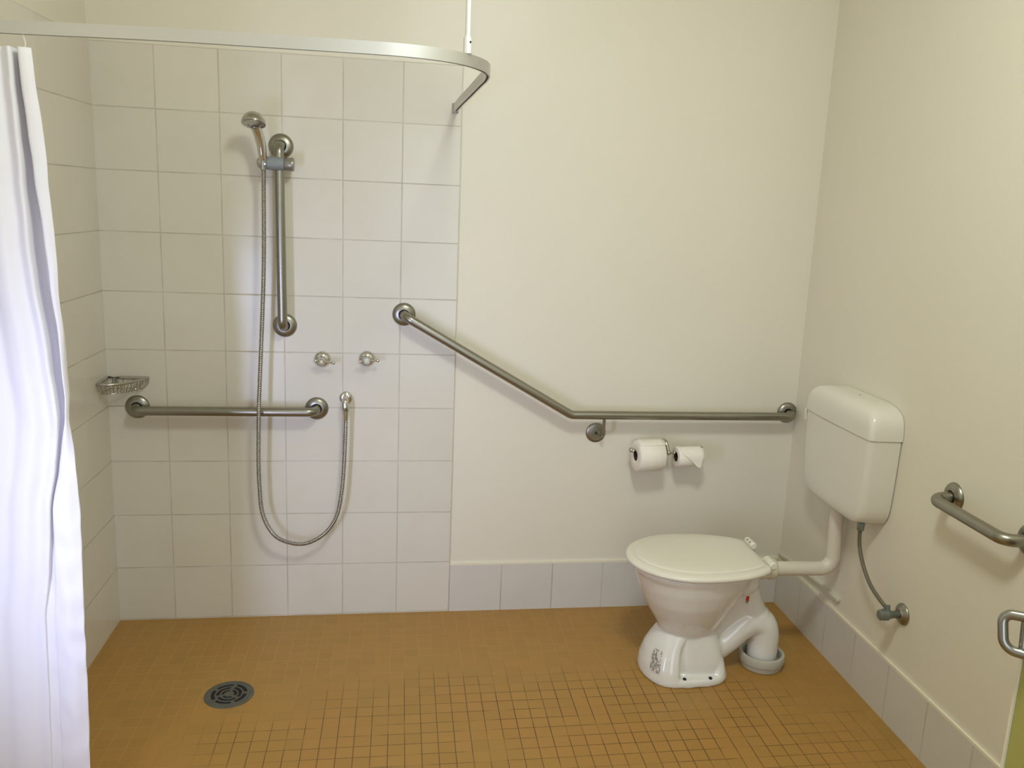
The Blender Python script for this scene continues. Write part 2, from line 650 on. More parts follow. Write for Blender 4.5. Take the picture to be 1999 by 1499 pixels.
# long angled rail
t = rail('grab_rail', (0.56, 0.0, 0.80),
         [(-0.187, TY - 0.001, 1.148), (-0.183, SO, 1.148), (0.428, SO, 0.798), (1.300, SO, 0.797), (1.304, -0.001, 0.796)],
         [(-0.187, TY, 1.148)], (0, -1, 0),
         'long angled steel grab rail sloping down from the tiles, then level to the cistern',
         fr=[0, 0.032, 0.05, 0.032, 0])
for c in ((1.302, 0.0, 0.797),):
    bm = bmesh.new()
    flange(bm, c, (0, -1, 0))
    f = obj('wall_flange', bm, 'steel', t)
    bm = bmesh.new()
    lathe(bm, [(0.0, 0.0), (0.0174, 0.0), (0.0174, 0.0035), (0.0, 0.0035)], c, (0, -1, 0), 24)
    obj('flange_recess', bm, 'steel_dark', f)
bm = bmesh.new()
lathe(bm, [(0.0, 0.0085), (0.028, 0.0080), (0.035, 0.0060), (0.0385, 0.002), (0.0385, 0.0), (0, 0)][::-1], (0.540, 0, 0.714), (0, -1, 0), 40)
sp = obj('support_plate', bm, 'steel', t)
bm = bmesh.new()
lathe(bm, [(0.0, 0.0), (0.0055, 0.0), (0.0055, 0.0105), (0.0035, 0.0115), (0.0, 0.0100)], (0.540, 0, 0.714), (0, -1, 0), 16)
obj('screw', bm, 'steel_dark', sp)
bm = bmesh.new()
sweep(bm, fillet([(0.556, -0.008, 0.708), (0.5555, -0.058, 0.714), (0.554, SO, 0.790)], 0.024, 8), 0.0058, 12)
obj('support_arm', bm, 'steel', sp)
# right wall rail
SX = XR - 0.068
rail('grab_rail', (XR, -1.12, 0.80),
     [(XR - 0.001, -0.982, 0.803), (SX, -0.982, 0.800), (SX, -1.278, 0.797), (XR - 0.001, -1.278, 0.797)],
     [(XR, -0.982, 0.803), (XR, -1.278, 0.797)], (-1, 0, 0),
     'short stainless steel grab rail on the right wall, nearest the green door', fr=[0, 0.034, 0.085, 0])

# ------------------------------------------------------------------ hand shower
hs = thing('hand_shower', (-0.655, TY, 1.645), 'chrome hand shower with a round mushroom head in a grey holder on the vertical rail', 'shower')
bm = bmesh.new()
hc = Vector((-0.6675, -0.150, 1.770))
hn = Vector((-0.02, -0.34, -0.94)).normalized()
lathe(bm, [(0.0, -0.030), (0.012, -0.0285), (0.022, -0.024), (0.030, -0.016), (0.0355, -0.006), (0.0378, 0.004), (0.0372, 0.009), (0.0335, 0.0105)],
      hc, hn, 40)
head = obj('shower_head', bm, 'chrome_dull', hs)
bm = bmesh.new()
lathe(bm, [(0.0, 0.0098), (0.0325, 0.0098), (0.0325, 0.0118), (0.018, 0.0130), (0.017, 0.0116), (0.0, 0.0126)], hc, hn, 40)
obj('spray_face', bm, 'chrome_dull', head, label='flat spray face of the shower head')
bm = bmesh.new()
hp = catmull([(-0.6510, -0.090, 1.6540), (-0.6512, -0.096, 1.672), (-0.6525, -0.104, 1.700), (-0.6580, -0.116, 1.732), (-0.664, -0.132, 1.757)], 6)
nn = len(hp)
sweep(bm, hp, [0.0125 + 0.0045 * (i / (nn - 1)) for i in range(nn)], 18)
obj('handle', bm, 'chrome', hs)
# holder on the rail
bm = bmesh.new()
cz = 1.6455
lathe(bm, [(0.0, 0.0), (0.010, 0.0), (0.0165, 0.004), (0.0190, 0.010), (0.0190, 0.030), (0.0, 0.030)], (-0.6705, -0.082, cz), (1, 0, 0), 24)
hold = obj('holder', bm, 'chrome_dull', hs)
bm = bmesh.new()
lathe(bm, [(0.0, 0.0), (0.0195, 0.0), (0.0205, 0.004), (0.0225, 0.020), (0.0230, 0.040), (0.0205, 0.058), (0.0, 0.058)], (-0.643, -0.074, cz), (1, 0, 0.0), 26)
obj('clamp', bm, 'grey_plastic', hold, label='grey plastic clamp of the holder')
bm = bmesh.new()
lathe(bm, [(0.0, 0.0), (0.0185, 0.0), (0.020, 0.003), (0.0225, 0.022), (0.0225, 0.028), (0.021, 0.031), (0.0, 0.031)], (-0.585, -0.072, cz), (1, 0, 0), 14)
obj('knob', bm, 'knob_grey', hold)
bm = bmesh.new()
sweep(bm, [(-0.6500, -0.090, 1.6240), (-0.6505, -0.0905, 1.6680)], [0.0095, 0.0140], 18)
obj('handle_socket', bm, 'knob_grey', hold)

# hose with ridges
hose_pts = [(-0.6495, -0.0895, 1.629), (-0.6490, -0.090, 1.600), (-0.6520, -0.094, 1.3425), (-0.6585, -0.096, 1.1709), (-0.6710, -0.1, 0.9254),
            (-0.6755, -0.105, 0.8185), (-0.6805, -0.1, 0.6335), (-0.6795, -0.095, 0.5382), (-0.6727, -0.09, 0.4413),
            (-0.6465, -0.085, 0.3716), (-0.6087, -0.08, 0.332), (-0.5466, -0.078, 0.3144), (-0.4929, -0.074, 0.3276),
            (-0.448, -0.07, 0.3626), (-0.4156, -0.066, 0.4195), (-0.3996, -0.062, 0.5055), (-0.391, -0.058, 0.6198),
            (-0.3862, -0.055, 0.7519), (-0.3864, -0.053, 0.770)]
pp = resample(catmull(hose_pts, 14), 0.00155)
rr = [0.0078 if (i % 4) < 2 else 0.0058 for i in range(len(pp))]
bm = bmesh.new()
sweep(bm, pp, rr, 12)
obj('hose', bm, 'hose', hs, label='ribbed metal hose hanging in a long loop', angle=80)

# wall outlet of the hose
wo = thing('shower_outlet', (-0.389, TY, 0.842), 'small round chrome wall outlet with elbow that feeds the shower hose', 'water outlet')
bm = bmesh.new()
lathe(bm, [(0.0, 0.0), (0.0235, 0.0), (0.0235, 0.003), (0.020, 0.0075), (0.013, 0.0095), (0.0, 0.0095)], (-0.389, TY, 0.8415), (0, -1, 0), 32)
obj('wall_plate', bm, 'chrome', wo)
bm = bmesh.new()
ep = fillet([(-0.389, TY - 0.004, 0.8415), (-0.389, -0.050, 0.8415), (-0.3876, -0.052, 0.812)], 0.014, 8)
sweep(bm, ep, 0.0115, 18)
el = obj('elbow', bm, 'chrome', wo)
bm = bmesh.new()
lathe(bm, [(0.0, 0.0), (0.0105, 0.0), (0.0125, 0.002), (0.0125, 0.012), (0.0, 0.012)], (-0.3876, -0.052, 0.805), (0, 0, 1), 8)
obj('nut', bm, 'chrome_dull', el)
bm = bmesh.new()
lathe(bm, [(0.0, 0.0), (0.0085, 0.0), (0.0105, 0.036), (0.0, 0.036)], (-0.3866, -0.053, 0.7690), (0.03, 0, 1), 16)
obj('hose_ferrule', bm, 'chrome', el)


# ------------------------------------------------------------------ taps
def tap(x, z, label, lx, rx, dz):
    t = thing('shower_tap', (x, TY, z), label, 'tap', 'lever taps on the shower tiles')
    bm = bmesh.new()
    lathe(bm, [(0.0, 0.0), (0.0288, 0.0), (0.0290, 0.003), (0.0265, 0.009), (0.020, 0.0145), (0.0135, 0.0175), (0.0125, 0.024), (0.0, 0.024)],
          (x, TY, z), (0, -1, 0), 40)
    obj('wall_plate', bm, 'chrome', t)
    bm = bmesh.new()
    lathe(bm, [(0.0, 0.018), (0.0125, 0.018), (0.0125, 0.036), (0.0140, 0.039), (0.0140, 0.046), (0.0095, 0.0525), (0.0, 0.0525)],
          (x, TY, z), (0.03, -1, -0.01), 28)
    obj('spindle', bm, 'chrome', t)
    bm = bmesh.new()
    lathe(bm, [(0.0, 0.0), (0.0058, 0.0), (0.0058, 0.0012), (0.0, 0.0014)], (x + 0.0016, TY - 0.0522, z - 0.0005), (0.03, -1, -0.01), 16)
    obj('indicator_cap', bm, 'collar_w', t, label='pale cap in the middle of the tap')
    bm = bmesh.new()
    sweep(bm, [(x + lx, -0.050, z + dz[0]), (x, -0.049, z - 0.001), (x + rx, -0.052, z + dz[1])], [0.0048, 0.0055, 0.0036], 12)
    ball(bm, (x + rx, -0.052, z + dz[1]), 0.0066)
    ball(bm, (x + lx, -0.050, z + dz[0]), 0.0060)
    obj('lever', bm, 'chrome', t)


tap(-0.471, 0.9815, 'left chrome shower tap with a ball-ended lever, above the grab rail end', -0.0195, 0.042, (0.001, -0.0045))
tap(-0.316, 0.9855, 'right chrome shower tap with a ball-ended lever, above the hose outlet', -0.0215, 0.040, (-0.004, 0.002))

# ------------------------------------------------------------------ soap basket (left corner)
sb = thing('soap_basket', (XL, TY, 0.905), 'chrome wire corner soap basket in the left corner of the shower', 'soap basket')
zr = 0.906
cx0, cy0 = XL + 0.005, TY - 0.004
rimL = (cx0 + 0.001, -0.118, zr - 0.002)
rimR = (-1.056, cy0 - 0.002, zr - 0.001)
front = catmull([rimL, (-1.166, -0.124, zr - 0.002), (-1.132, -0.111, zr - 0.003), (-1.096, -0.072, zr - 0.003), (-1.070, -0.030, zr - 0.002), rimR], 8)
bm = bmesh.new()
rp = [(cx0, cy0, zr)] + [Vector((cx0, cy0 - 0.11 * k / 4, zr)) for k in range(1, 4)] + front + \
     [Vector((-1.075, cy0, zr)), Vector((-1.11, cy0, zr)), Vector((-1.15, cy0, zr))]
sweep(bm, rp, 0.0050, 10, closed=True)
obj('rim', bm, 'chrome_dull', sb)


def shr(p, f, z):
    c = Vector((-1.150, -0.045, 0))
    q = Vector((p[0], p[1], 0))
    q = c + (q - c) * f
    return Vector((q.x, q.y, z))


zb = zr - 0.037
bm = bmesh.new()
br = [shr(p, 0.80, zb) for p in rp]
sweep(bm, br, 0.0017, 8, closed=True)
for i, p in enumerate(resample(front, 0.0125)):
    sweep(bm, catmull([Vector(p), shr(p, 0.97, zr - 0.02), shr(p, 0.80, zb)], 4), 0.0012, 6)
for k in range(1, 8):
    p = Vector((cx0 + 0.0165 * k, cy0, zr))
    sweep(bm, [p, shr(p, 0.80, zb)], 0.0012, 6)
for k in range(1, 7):
    p = Vector((cx0, cy0 - 0.0165 * k, zr))
    sweep(bm, [p, shr(p, 0.80, zb)], 0.0012, 6)
# wavy bottom wires
for k in range(9):
    x = -1.180 + k * 0.0135
    y1 = -0.020
    y2 = -0.104 + max(0, (x + 1.15)) * 0.95
    if y2 > y1 - 0.01:
        continue
    w_ = [(x + 0.002 * (-1) ** j, y1 + (y2 - y1) * j / 8, zb - 0.002 + 0.0015 * (-1) ** j) for j in range(9)]
    sweep(bm, catmull(w_, 3), 0.0012, 6)
obj('wire_basket', bm, 'chrome_dull', sb)
bm = bmesh.new()
box(bm, -1.176, -1.160, TY - 0.0035, TY, zr - 0.028, zr - 0.004, 0.001, 1)
obj('wall_clip', bm, 'chrome_dull', sb)

# ------------------------------------------------------------------ curtain track
ct = thing('curtain_track', (-0.03, TY, 1.86), 'curved aluminium shower curtain track with a ceiling rod', 'curtain rail')
zc = 1.863
trk = [(-1.190, -1.010), (-1.00, -1.028), (-0.71, -1.068), (-0.45, -1.080), (-0.30, -1.086), (-0.205, -1.085), (-0.130, -1.066), (-0.070, -1.028),
       (-0.025, -0.968), (-0.001, -0.895), (0.004, -0.80), (0.000, -0.70), (-0.009, -0.45), (-0.017, -0.25), (-0.024, -0.008)]
tp = catmull([(x, y, zc) for x, y in trk], 8)
prof = [(-0.0065, 0.0130), (0.0065, 0.0130), (0.0065, -0.0130), (0.0028, -0.0130), (0.0028, -0.0105), (0.0048, -0.0105),
        (0.0048, 0.0), (-0.0048, 0.0), (-0.0048, -0.0105), (-0.0028, -0.0105), (-0.0028, -0.0130), (-0.0065, -0.0130)]
bm = bmesh.new()
# horizontal normal, vertical binormal
rings = []
for i, p in enumerate(tp):
    a, b = tp[max(i - 1, 0)], tp[min(i + 1, len(tp) - 1)]
    tt = (b - a).normalized()
    n = Vector((-tt.y, tt.x, 0))
    rings.append([bm.verts.new(p + n * u + Vector((0, 0, v))) for u, v in prof])
L = len(prof)
for A, B in zip(rings, rings[1:]):
    for k in range(L):
        bm.faces.new((A[k], A[(k + 1) % L], B[(k + 1) % L], B[k]))
obj('track', bm, 'alu', ct, angle=30)
bm = bmesh.new()
box(bm, -0.0345, -0.0135, -0.0125, TY, zc - 0.017, zc + 0.016, 0.002, 2)
obj('wall_bracket', bm, 'steel', ct)
bm = bmesh.new()
rx, ry = -0.0585, -1.020
sweep(bm, [(rx, ry, 1.900), (rx - 0.001, ry, 2.78)], 0.0064, 18)
rod = obj('ceiling_rod', bm, 'alu_rod', ct)
bm = bmesh.new()
lathe(bm, [(0.0, 0.0), (0.0100, 0.0), (0.0100, 0.030), (0.0092, 0.034), (0.0066, 0.038), (0.0, 0.038)], (rx, ry, 1.876), (0, 0, 1), 24)
obj('rod_collar', bm, 'alu_rod', rod)
bm = bmesh.new()
lathe(bm, [(0.0, 0.0), (0.0024, 0.0), (0.0024, 0.0008), (0.0, 0.0009)], (rx + 0.0050, ry - 0.0087, 1.900), (0.5, -0.86, 0), 12)
obj('set_screw', bm, 'dark', rod)

# ------------------------------------------------------------------ curtain
def lerp_tab(tab, z):
    for (z0, *a), (z1, *b) in zip(tab, tab[1:]):
        if z <= z0 and z >= z1:
            f = (z0 - z) / (z0 - z1)
            f = f * f * (3 - 2 * f) * 0.3 + f * 0.7
            return [p + (q - p) * f for p, q in zip(a, b)]
    return list(tab[-1][1:]) if z < tab[-1][0] else list(tab[0][1:])


# z, edge x, strip width, gap width, gap depth
CT = [(1.822, -0.962, 0.026, 0.014, 0.040), (1.64, -0.948, 0.029, 0.020, 0.045), (1.396, -0.940, 0.019, 0.032, 0.045),
      (1.17, -0.937, 0.007, 0.026, 0.040), (1.03, -0.935, 0.006, 0.016, 0.03), (0.96, -0.931, 0.026, 0.010, 0.022),
      (0.813, -0.926, 0.056, 0.007, 0.016), (0.66, -0.929, 0.058, 0.014, 0.010), (0.55, -0.932, 0.06, 0.026, 0.003),
      (0.155, -0.941, 0.06, 0.028, 0.001), (0.02, -0.945, 0.06, 0.028, 0.001)]
bm = bmesh.new()
NZ = 150
rows = []
for j in range(NZ + 1):
    z = 1.822 - (1.822 - 0.03) * j / NZ
    e, sw, gw, gd = lerp_tab(CT, z)
    y0 = -1.052 + 0.016 * (1.82 - z) / 1.8
    e += 0.0022 * noise.noise(Vector((0.3, 0, z * 14)))
    cps = [Vector((e, y0 + 0.004, 0)), Vector((e - sw * 0.5, y0 - 0.004, 0)), Vector((e - sw, y0, 0)),
           Vector((e - sw - gw * 0.12, y0 + gd, 0)), Vector((e - sw - gw * 0.85, y0 + gd * 0.95, 0)), Vector((e - sw - gw, y0 - 0.004, 0))]
    x = e - sw - gw
    k = 0
    amp = 0.003 + 0.012 * (z / 1.8) ** 1.5
    while x > XL + 0.045:
        x -= 0.023
        k += 1
        cps.append(Vector((x, y0 + amp * math.sin(k * 1.75 + 0.6 * math.sin(z * 1.3)) - 0.004, 0)))
    cps.append(Vector((XL + 0.012, y0 + 0.004, 0)))
    # keep a constant number of columns
    cc = catmull(cps, 6)
    base_cols = cc[:6 * 5 + 1]
    rest = cc[6 * 5:]
    Ls = [0]
    for a, b in zip(rest, rest[1:]):
        Ls.append(Ls[-1] + (b - a).length)
    out = list(base_cols)
    for q in range(1, 61):
        d = Ls[-1] * q / 60
        for i in range(len(rest) - 1):
            if Ls[i] <= d <= Ls[i + 1] + 1e-9:
                f = (d - Ls[i]) / max(1e-9, Ls[i + 1] - Ls[i])
                out.append(rest[i].lerp(rest[i + 1], f))
                break
    row = []
    for c, p in enumerate(out):
        dist = e - p.x
        wr = 0.0075 * noise.noise(Vector((p.x * 30 + z * 12, z * 13 - p.x * 18, 1.7))) * max(0, 1 - dist / 0.10) * (1.0 if z < 1.1 else 0.35)
        wr += 0.0018 * noise.noise(Vector((p.x * 14, z * 4, 5.1)))
        row.append(bm.verts.new((p.x, p.y + wr, z)))
    rows.append(row)
for A, B in zip(rows, rows[1:]):
    for k in range(len(A) - 1):
        bm.faces.new((A[k], A[k + 1], B[k + 1], B[k]))
cu = obj('shower_curtain', bm, 'fabric', angle=180)
sm = cu.modifiers.new('thickness', 'SOLIDIFY')
sm.thickness = 0.0008
tag(cu, 'thin white fabric shower curtain gathered at the left wall', 'shower curtain')

for hx_, lab in ((-0.981, 'white curtain hook under the track at the free edge of the curtain'),
                 (-1.048, 'white curtain hook under the track, second from the free edge')):
    bm = bmesh.new()
    yy = -1.030 - 0.12 * max(0, hx_ + 1.0)
    sweep(bm, catmull([(hx_, yy, 1.858), (hx_ + 0.001, yy - 0.001, 1.842), (hx_ + 0.004, yy - 0.003, 1.832), (hx_ + 0.002, yy - 0.008, 1.815), (hx_ - 0.003, yy - 0.004, 1.819)], 5), 0.0016, 8)
    tag(obj('curtain_hook', bm, 'pipe_w'), lab, 'curtain hook', 'hooks on the curtain track')


# ------------------------------------------------------------------ floor drain
dr = thing('floor_drain', (-0.714, -0.518, 0.0), 'round dark metal floor drain grate with ring slots', 'drain')
bm = bmesh.new()
C0 = Vector((-0.714, -0.518, 0.0))


def arcslab(bm, r0, r1, a0, a1, z0, z1, n):
    top, bot = [], []
    for k in range(n + 1):
        a = a0 + (a1 - a0) * k / n
        c, s = math.cos(a), math.sin(a)
        top.append((bm.verts.new(C0 + Vector((c * r0, s * r0, z1))), bm.verts.new(C0 + Vector((c * r1, s * r1, z1)))))
        bot.append((bm.verts.new(C0 + Vector((c * r0, s * r0, z0))), bm.verts.new(C0 + Vector((c * r1, s * r1, z0)))))
    for k in range(n):
        bm.faces.new((top[k][0], top[k][1], top[k + 1][1], top[k + 1][0]))
        bm.faces.new((bot[k][0], bot[k + 1][0], bot[k + 1][1], bot[k][1]))
        bm.faces.new((top[k][1], bot[k][1], bot[k + 1][1], top[k + 1][1]))
        bm.faces.new((top[k][0], top[k + 1][0], bot[k + 1][0], bot[k][0]))
    for e in (0, n):
        bm.faces.new((top[e][0], bot[e][0], bot[e][1], top[e][1]))


zt = 0.0035
lathe(bm, [(0.0, zt), (0.0150, zt), (0.0150, 0.0008), (0.0, 0.0008)], C0, (0, 0, 1), 32)
TAU = 2 * PI
arcslab(bm, 0.0235, 0.0285, 0, TAU, 0.0008, zt, 64)
arcslab(bm, 0.0385, 0.0435, 0, TAU, 0.0008, zt, 64)
arcslab(bm, 0.0545, 0.0660, 0, TAU, 0.0008, zt, 64)
for (ra, rb, nb, off) in ((0.0145, 0.024, 3, 0.52), (0.028, 0.039, 3, 0.52), (0.043, 0.055, 5, 0.45)):
    for k in range(nb):
        a = off + TAU * k / nb + 0.9
        hw = 0.0052 / ((ra + rb) / 2)
        arcslab(bm, ra, rb, a - hw, a + hw, 0.0008, zt - 0.0002, 4)
obj('grate', bm, 'drain', dr)
bm = bmesh.new()
lathe(bm, [(0.0655, 0.0), (0.0655, 0.0038), (0.070, 0.0042), (0.0745, 0.0018), (0.0748, 0.0)], C0, (0, 0, 1), 64)
obj('outer_ring', bm, 'drain', dr)
bm = bmesh.new()
lathe(bm, [(0.0, 0.0002), (0.066, 0.0002), (0.066, 0.0007), (0.0, 0.0007)], C0, (0, 0, 1), 48)
obj('drain_well', bm, 'dark', dr, label='black well seen through the slots')

# ------------------------------------------------------------------ toilet rolls and holder
RY = -0.074
rh = thing('toilet_roll_holder', (0.80, 0.0, 0.69), 'chrome double toilet roll holder with ball ends under the long grab rail', 'toilet roll holder')
bm = bmesh.new()
lathe(bm, [(0.0, 0.0), (0.017, 0.0), (0.017, 0.004), (0.012, 0.008), (0.0, 0.008)], (0.786, 0, 0.668), (0, -1, 0), 28)
obj('wall_plate', bm, 'chrome_dull', rh)
for xx in (0.806, 0.832):
    pass
bm = bmesh.new()
sweep(bm, catmull([(0.788, -0.004, 0.670), (0.793, -0.030, 0.690), (0.801, -0.055, 0.692), (0.808, RY, 0.6575)], 7), [0.0072] * 22, 12)
ball(bm, (0.808, RY - 0.001, 0.6565), 0.0100)
ball(bm, (0.832, RY, 0.6560), 0.0078)
sweep(bm, [(0.808, RY, 0.6565), (0.832, RY, 0.656)], 0.004, 12)
obj('curved_arm', bm, 'chrome_dull', rh)
bm = bmesh.new()
sweep(bm, [(0.664, RY, 0.6660), (0.808, RY, 0.6600)], 0.0045, 12)
ball(bm, (0.6630, RY, 0.6665), 0.0095)
ball(bm, (0.6700, RY - 0.005, 0.6645), 0.0072)
obj('spindle', bm, 'chrome_dull', rh, label='spindle with a ball end through the full roll')
bm = bmesh.new()
sweep(bm, [(0.832, RY, 0.656), (0.925, RY, 0.6545)], 0.0045, 12)
obj('spindle', bm, 'chrome_dull', rh, label='spindle through the smaller roll')


def roll(name_label, x0, x1, cz_, R, r=0.0195, flap=None, yaw=0.0):
    t = thing('toilet_roll', ((x0 + x1) / 2, RY, cz_), name_label, 'toilet roll', 'toilet rolls on the double holder')
    bm = bmesh.new()
    cz = cz_
    lathe(bm, [(r, 0.0008), (r + 0.001, 0.0), (R * 0.6, 0.0012), (R - 0.003, 0.0), (R, 0.003), (R, x1 - x0 - 0.003), (R - 0.003, x1 - x0), (r, x1 - x0), (r, 0.0008)],
          (x0, RY, cz), (1, 0, 0), 56)
    bmesh.ops.remove_doubles(bm, verts=bm.verts, dist=1e-5)
    bad = [f for f in bm.faces if len(f.verts) > 8]
    if bad:
        bmesh.ops.delete(bm, geom=bad, context='FACES_ONLY')
    paper = obj('paper', bm, 'paper', t, angle=50)
    bm = bmesh.new()
    lathe(bm, [(r - 0.0002, 0.0006), (r - 0.0012, 0.0006), (r - 0.0012, x1 - x0 - 0.001), (r - 0.0002, x1 - x0 - 0.001), (r - 0.0002, 0.0006)], (x0, RY, cz), (1, 0, 0), 32)
    bmesh.ops.remove_doubles(bm, verts=bm.verts, dist=1e-6)
    bad = [f for f in bm.faces if len(f.verts) > 8]
    bmesh.ops.delete(bm, geom=bad, context='FACES_ONLY')
    obj('cardboard_core', bm, 'card', t)
    bm = bmesh.new()
    if flap == 'point':
        rows_ = []
        n = 14
        W = x1 - x0
        for j in range(n + 1):
            f = j / n                       # from the top of the roll, over the front, to the hanging point
            s = f * 0.098
            a = min(s / R, PI * 0.60)
            over = max(0, s - R * PI * 0.60)
            yy = RY - math.sin(a) * (R + 0.0016) - over * 0.06
            zz = cz + math.cos(a) * (R + 0.0016) - over
            g = max(0.0, (f - 0.40) / 0.60)
            l = x0 + 0.010 + g * W * 0.72
            rr_ = x1 + 0.001 - g * g * W * 0.17
            if j == n:
                l = rr_ = x0 + W * 0.83
            rows_.append([bm.verts.new((l + (rr_ - l) * k / 6, yy - 0.0006 * math.sin(k * 2.1), zz)) for k in range(7)])
        for A, B in zip(rows_, rows_[1:]):
            for k in range(6):
                bm.faces.new((A[k], A[k + 1], B[k + 1], B[k]))
        bmesh.ops.remove_doubles(bm, verts=bm.verts, dist=1e-5)
        fo = obj('loose_sheet', bm, 'paper', t, label='loose sheet folded to a point')
    else:
        rows_ = []
        for j in range(13):
            a = -0.9 + j * 0.13
            rows_.append([bm.verts.new((x0 + 0.001 + (x1 - x0 - 0.002 + (0.004 if j > 6 else 0)) * k / 6 + 0.0,
                                        RY - math.sin(a) * (R + 0.0012 + 0.0015 * (k / 6) * (j / 12)), cz + math.cos(a) * (R + 0.0012 + 0.002 * (k / 6) * (j / 12) ** 2))) for k in range(7)])
        for A, B in zip(rows_, rows_[1:]):
            for k in range(6):
                bm.faces.new((A[k], A[k + 1], B[k + 1], B[k]))
        fo = obj('loose_sheet', bm, 'paper', t)
    so = fo.modifiers.new('thickness', 'SOLIDIFY')
    so.thickness = 0.0006
    t.rotation_euler = (0, 0, yaw)
    return t


roll('full white toilet roll on the left spindle of the double holder', 0.678, 0.781, 0.6465, 0.0590, yaw=0.11)
roll('smaller white toilet roll with a pointed loose sheet on the right spindle', 0.836, 0.937, 0.6420, 0.0385, 0.0190, 'point', yaw=0.09)

# ------------------------------------------------------------------ cistern
CY = -0.4925
ci = thing('toilet_cistern', (XR, CY, 0.60), 'off-white plastic toilet cistern with rounded lid on the right wall', 'cistern')


def cis_section(z, hw, d, r, gap=0.004, side=0.007):
    """D-shaped plan: flat back at the wall, side panels, then rounded front corners"""
    xb = XR - gap
    xf = XR - d
    pts = [(xb, CY - hw), (xb, CY - hw + 0.0001)]
    pts = []
    n = 9
    # far side (towards the back wall) from back to front
    pts.append((xb, CY + hw))
    pts.append((xb - 0.022, CY + hw - 0.001))
    for k in range(n + 1):
        a = PI / 2 * k / n
        pts.append((xf + r - r * math.sin(a), CY + hw - side - r + r * math.cos(a)))
    for k in range(1, 8):
        f = k / 8
        yy = (CY + hw - side - r) * (1 - f) + (CY - hw + side + r) * f
        pts.append((xf - 0.004 * math.sin(PI * f), yy))
    for k in range(n + 1):
        a = PI / 2 * (1 - k / n)
        pts.append((xf + r - r * math.sin(a), CY - hw + side + r - r * math.cos(a)))
    pts.append((xb - 0.022, CY - hw + 0.001))
    pts.append((xb, CY - hw))
    return [Vector((x, y, z)) for x, y in pts]


bm = bmesh.new()
secs = []
for z, hw, d, r in ((0.5880, 0.110, 0.060, 0.024), (0.5890, 0.135, 0.074, 0.028), (0.5925, 0.160, 0.084, 0.030), (0.599, 0.178, 0.090, 0.030), (0.610, 0.192, 0.0940, 0.028),
                    (0.630, 0.2035, 0.0965, 0.026), (0.660, 0.2095, 0.0980, 0.024), (0.72, 0.2140, 0.0995, 0.022), (0.80, 0.2175, 0.1010, 0.021), (0.883, 0.2200, 0.1020, 0.020)):
    secs.append(cis_section(z, hw, d, r))
loft(bm, secs)
obj('tank', bm, 'cistern', ci, angle=60)
bm = bmesh.new()
secs = []
for z, hw, d, r in ((0.8845, 0.2240, 0.1060, 0.021), (0.900, 0.2240, 0.1060, 0.021), (0.925, 0.2225, 0.1055, 0.022), (0.944, 0.2175, 0.1035, 0.023),
                    (0.958, 0.2095, 0.0990, 0.024), (0.969, 0.197, 0.092, 0.024), (0.977, 0.179, 0.083, 0.022), (0.9825, 0.156, 0.071, 0.020), (0.9855, 0.125, 0.055, 0.016), (0.9862, 0.100, 0.042, 0.012)):
    secs.append(cis_section(z, hw, d, r, gap=0.002))
loft(bm, secs)
lid = obj('lid', bm, 'cistern', ci, angle=60)
bm = bmesh.new()
lathe(bm, [(0.0, 0.0), (0.0035, 0.0), (0.0035, 0.0012), (0.0, 0.0014)], (XR - 0.040, CY - 0.02, 0.9862), (0, 0, 1), 12)
obj('lid_mark', bm, 'greymark', lid, label='small dark mark on top of the lid')
bm = bmesh.new()
box(bm, XR - 0.100, XR - 0.065, CY + 0.2185, CY + 0.2225, 0.840, 0.883, 0.0015, 1)
obj('side_clip', bm, 'plastic_w', ci)

# flush pipe
fp = thing('flush_pipe', (1.294, -0.468, 0.36), 'white plastic flush pipe bending from the cistern to the toilet pan', 'pipe')
bm = bmesh.new()
sweep(bm, fillet([(1.087, -0.468, 0.362), (1.297, -0.468, 0.357), (1.290, -0.468, 0.602)], 0.045, 12), 0.0243, 26)
obj('pipe', bm, 'pipe_w', fp)
bm = bmesh.new()
lathe(bm, [(0.0, 0.0), (0.0275, 0.0), (0.0285, 0.002), (0.0285, 0.020), (0.0, 0.020)], (1.2905, -0.468, 0.578), (0, 0, 1), 28)
obj('nut', bm, 'pipe_w', fp)

# inlet hose and valve
iv = thing('stop_valve', (XR, -0.829, 0.371), 'grey water stop valve with round wall plate, low on the right wall', 'valve')
VY, VZ = -0.831, 0.371
bm = bmesh.new()
lathe(bm, [(0.0, 0.0), (0.0335, 0.0), (0.0335, 0.003), (0.031, 0.0065), (0.021, 0.010), (0.0165, 0.016), (0.0, 0.016)], (XR, VY, VZ), (-1, 0, 0), 36)
obj('wall_plate', bm, 'steel', iv)
bm = bmesh.new()
lathe(bm, [(0.0, 0.0), (0.0115, 0.0), (0.0115, 0.032), (0.013, 0.034), (0.013, 0.044), (0.0, 0.044)], (XR - 0.008, VY, VZ), (-1, 0, 0), 24)
obj('valve_body', bm, 'valve', iv)
bm = bmesh.new()
lathe(bm, [(0.0, 0.0), (0.0155, 0.0), (0.018, 0.003), (0.0165, 0.009), (0.018, 0.014), (0.0165, 0.020), (0.0165, 0.027), (0.013, 0.030), (0.0, 0.030)], (XR - 0.050, VY, VZ), (-1, 0, 0), 12)
obj('knob', bm, 'valve', iv)
bm = bmesh.new()
lathe(bm, [(0.0, 0.0), (0.0095, 0.0), (0.0105, 0.020), (0.0, 0.020)], (XR - 0.051, VY + 0.004, VZ + 0.008), (0, 0.35, 1), 8)
obj('outlet_nut', bm, 'valve', iv)
ih = thing('inlet_hose', (1.266, -0.655, 0.59), 'thin grey braided water hose from under the cistern to the stop valve', 'hose')
bm = bmesh.new()
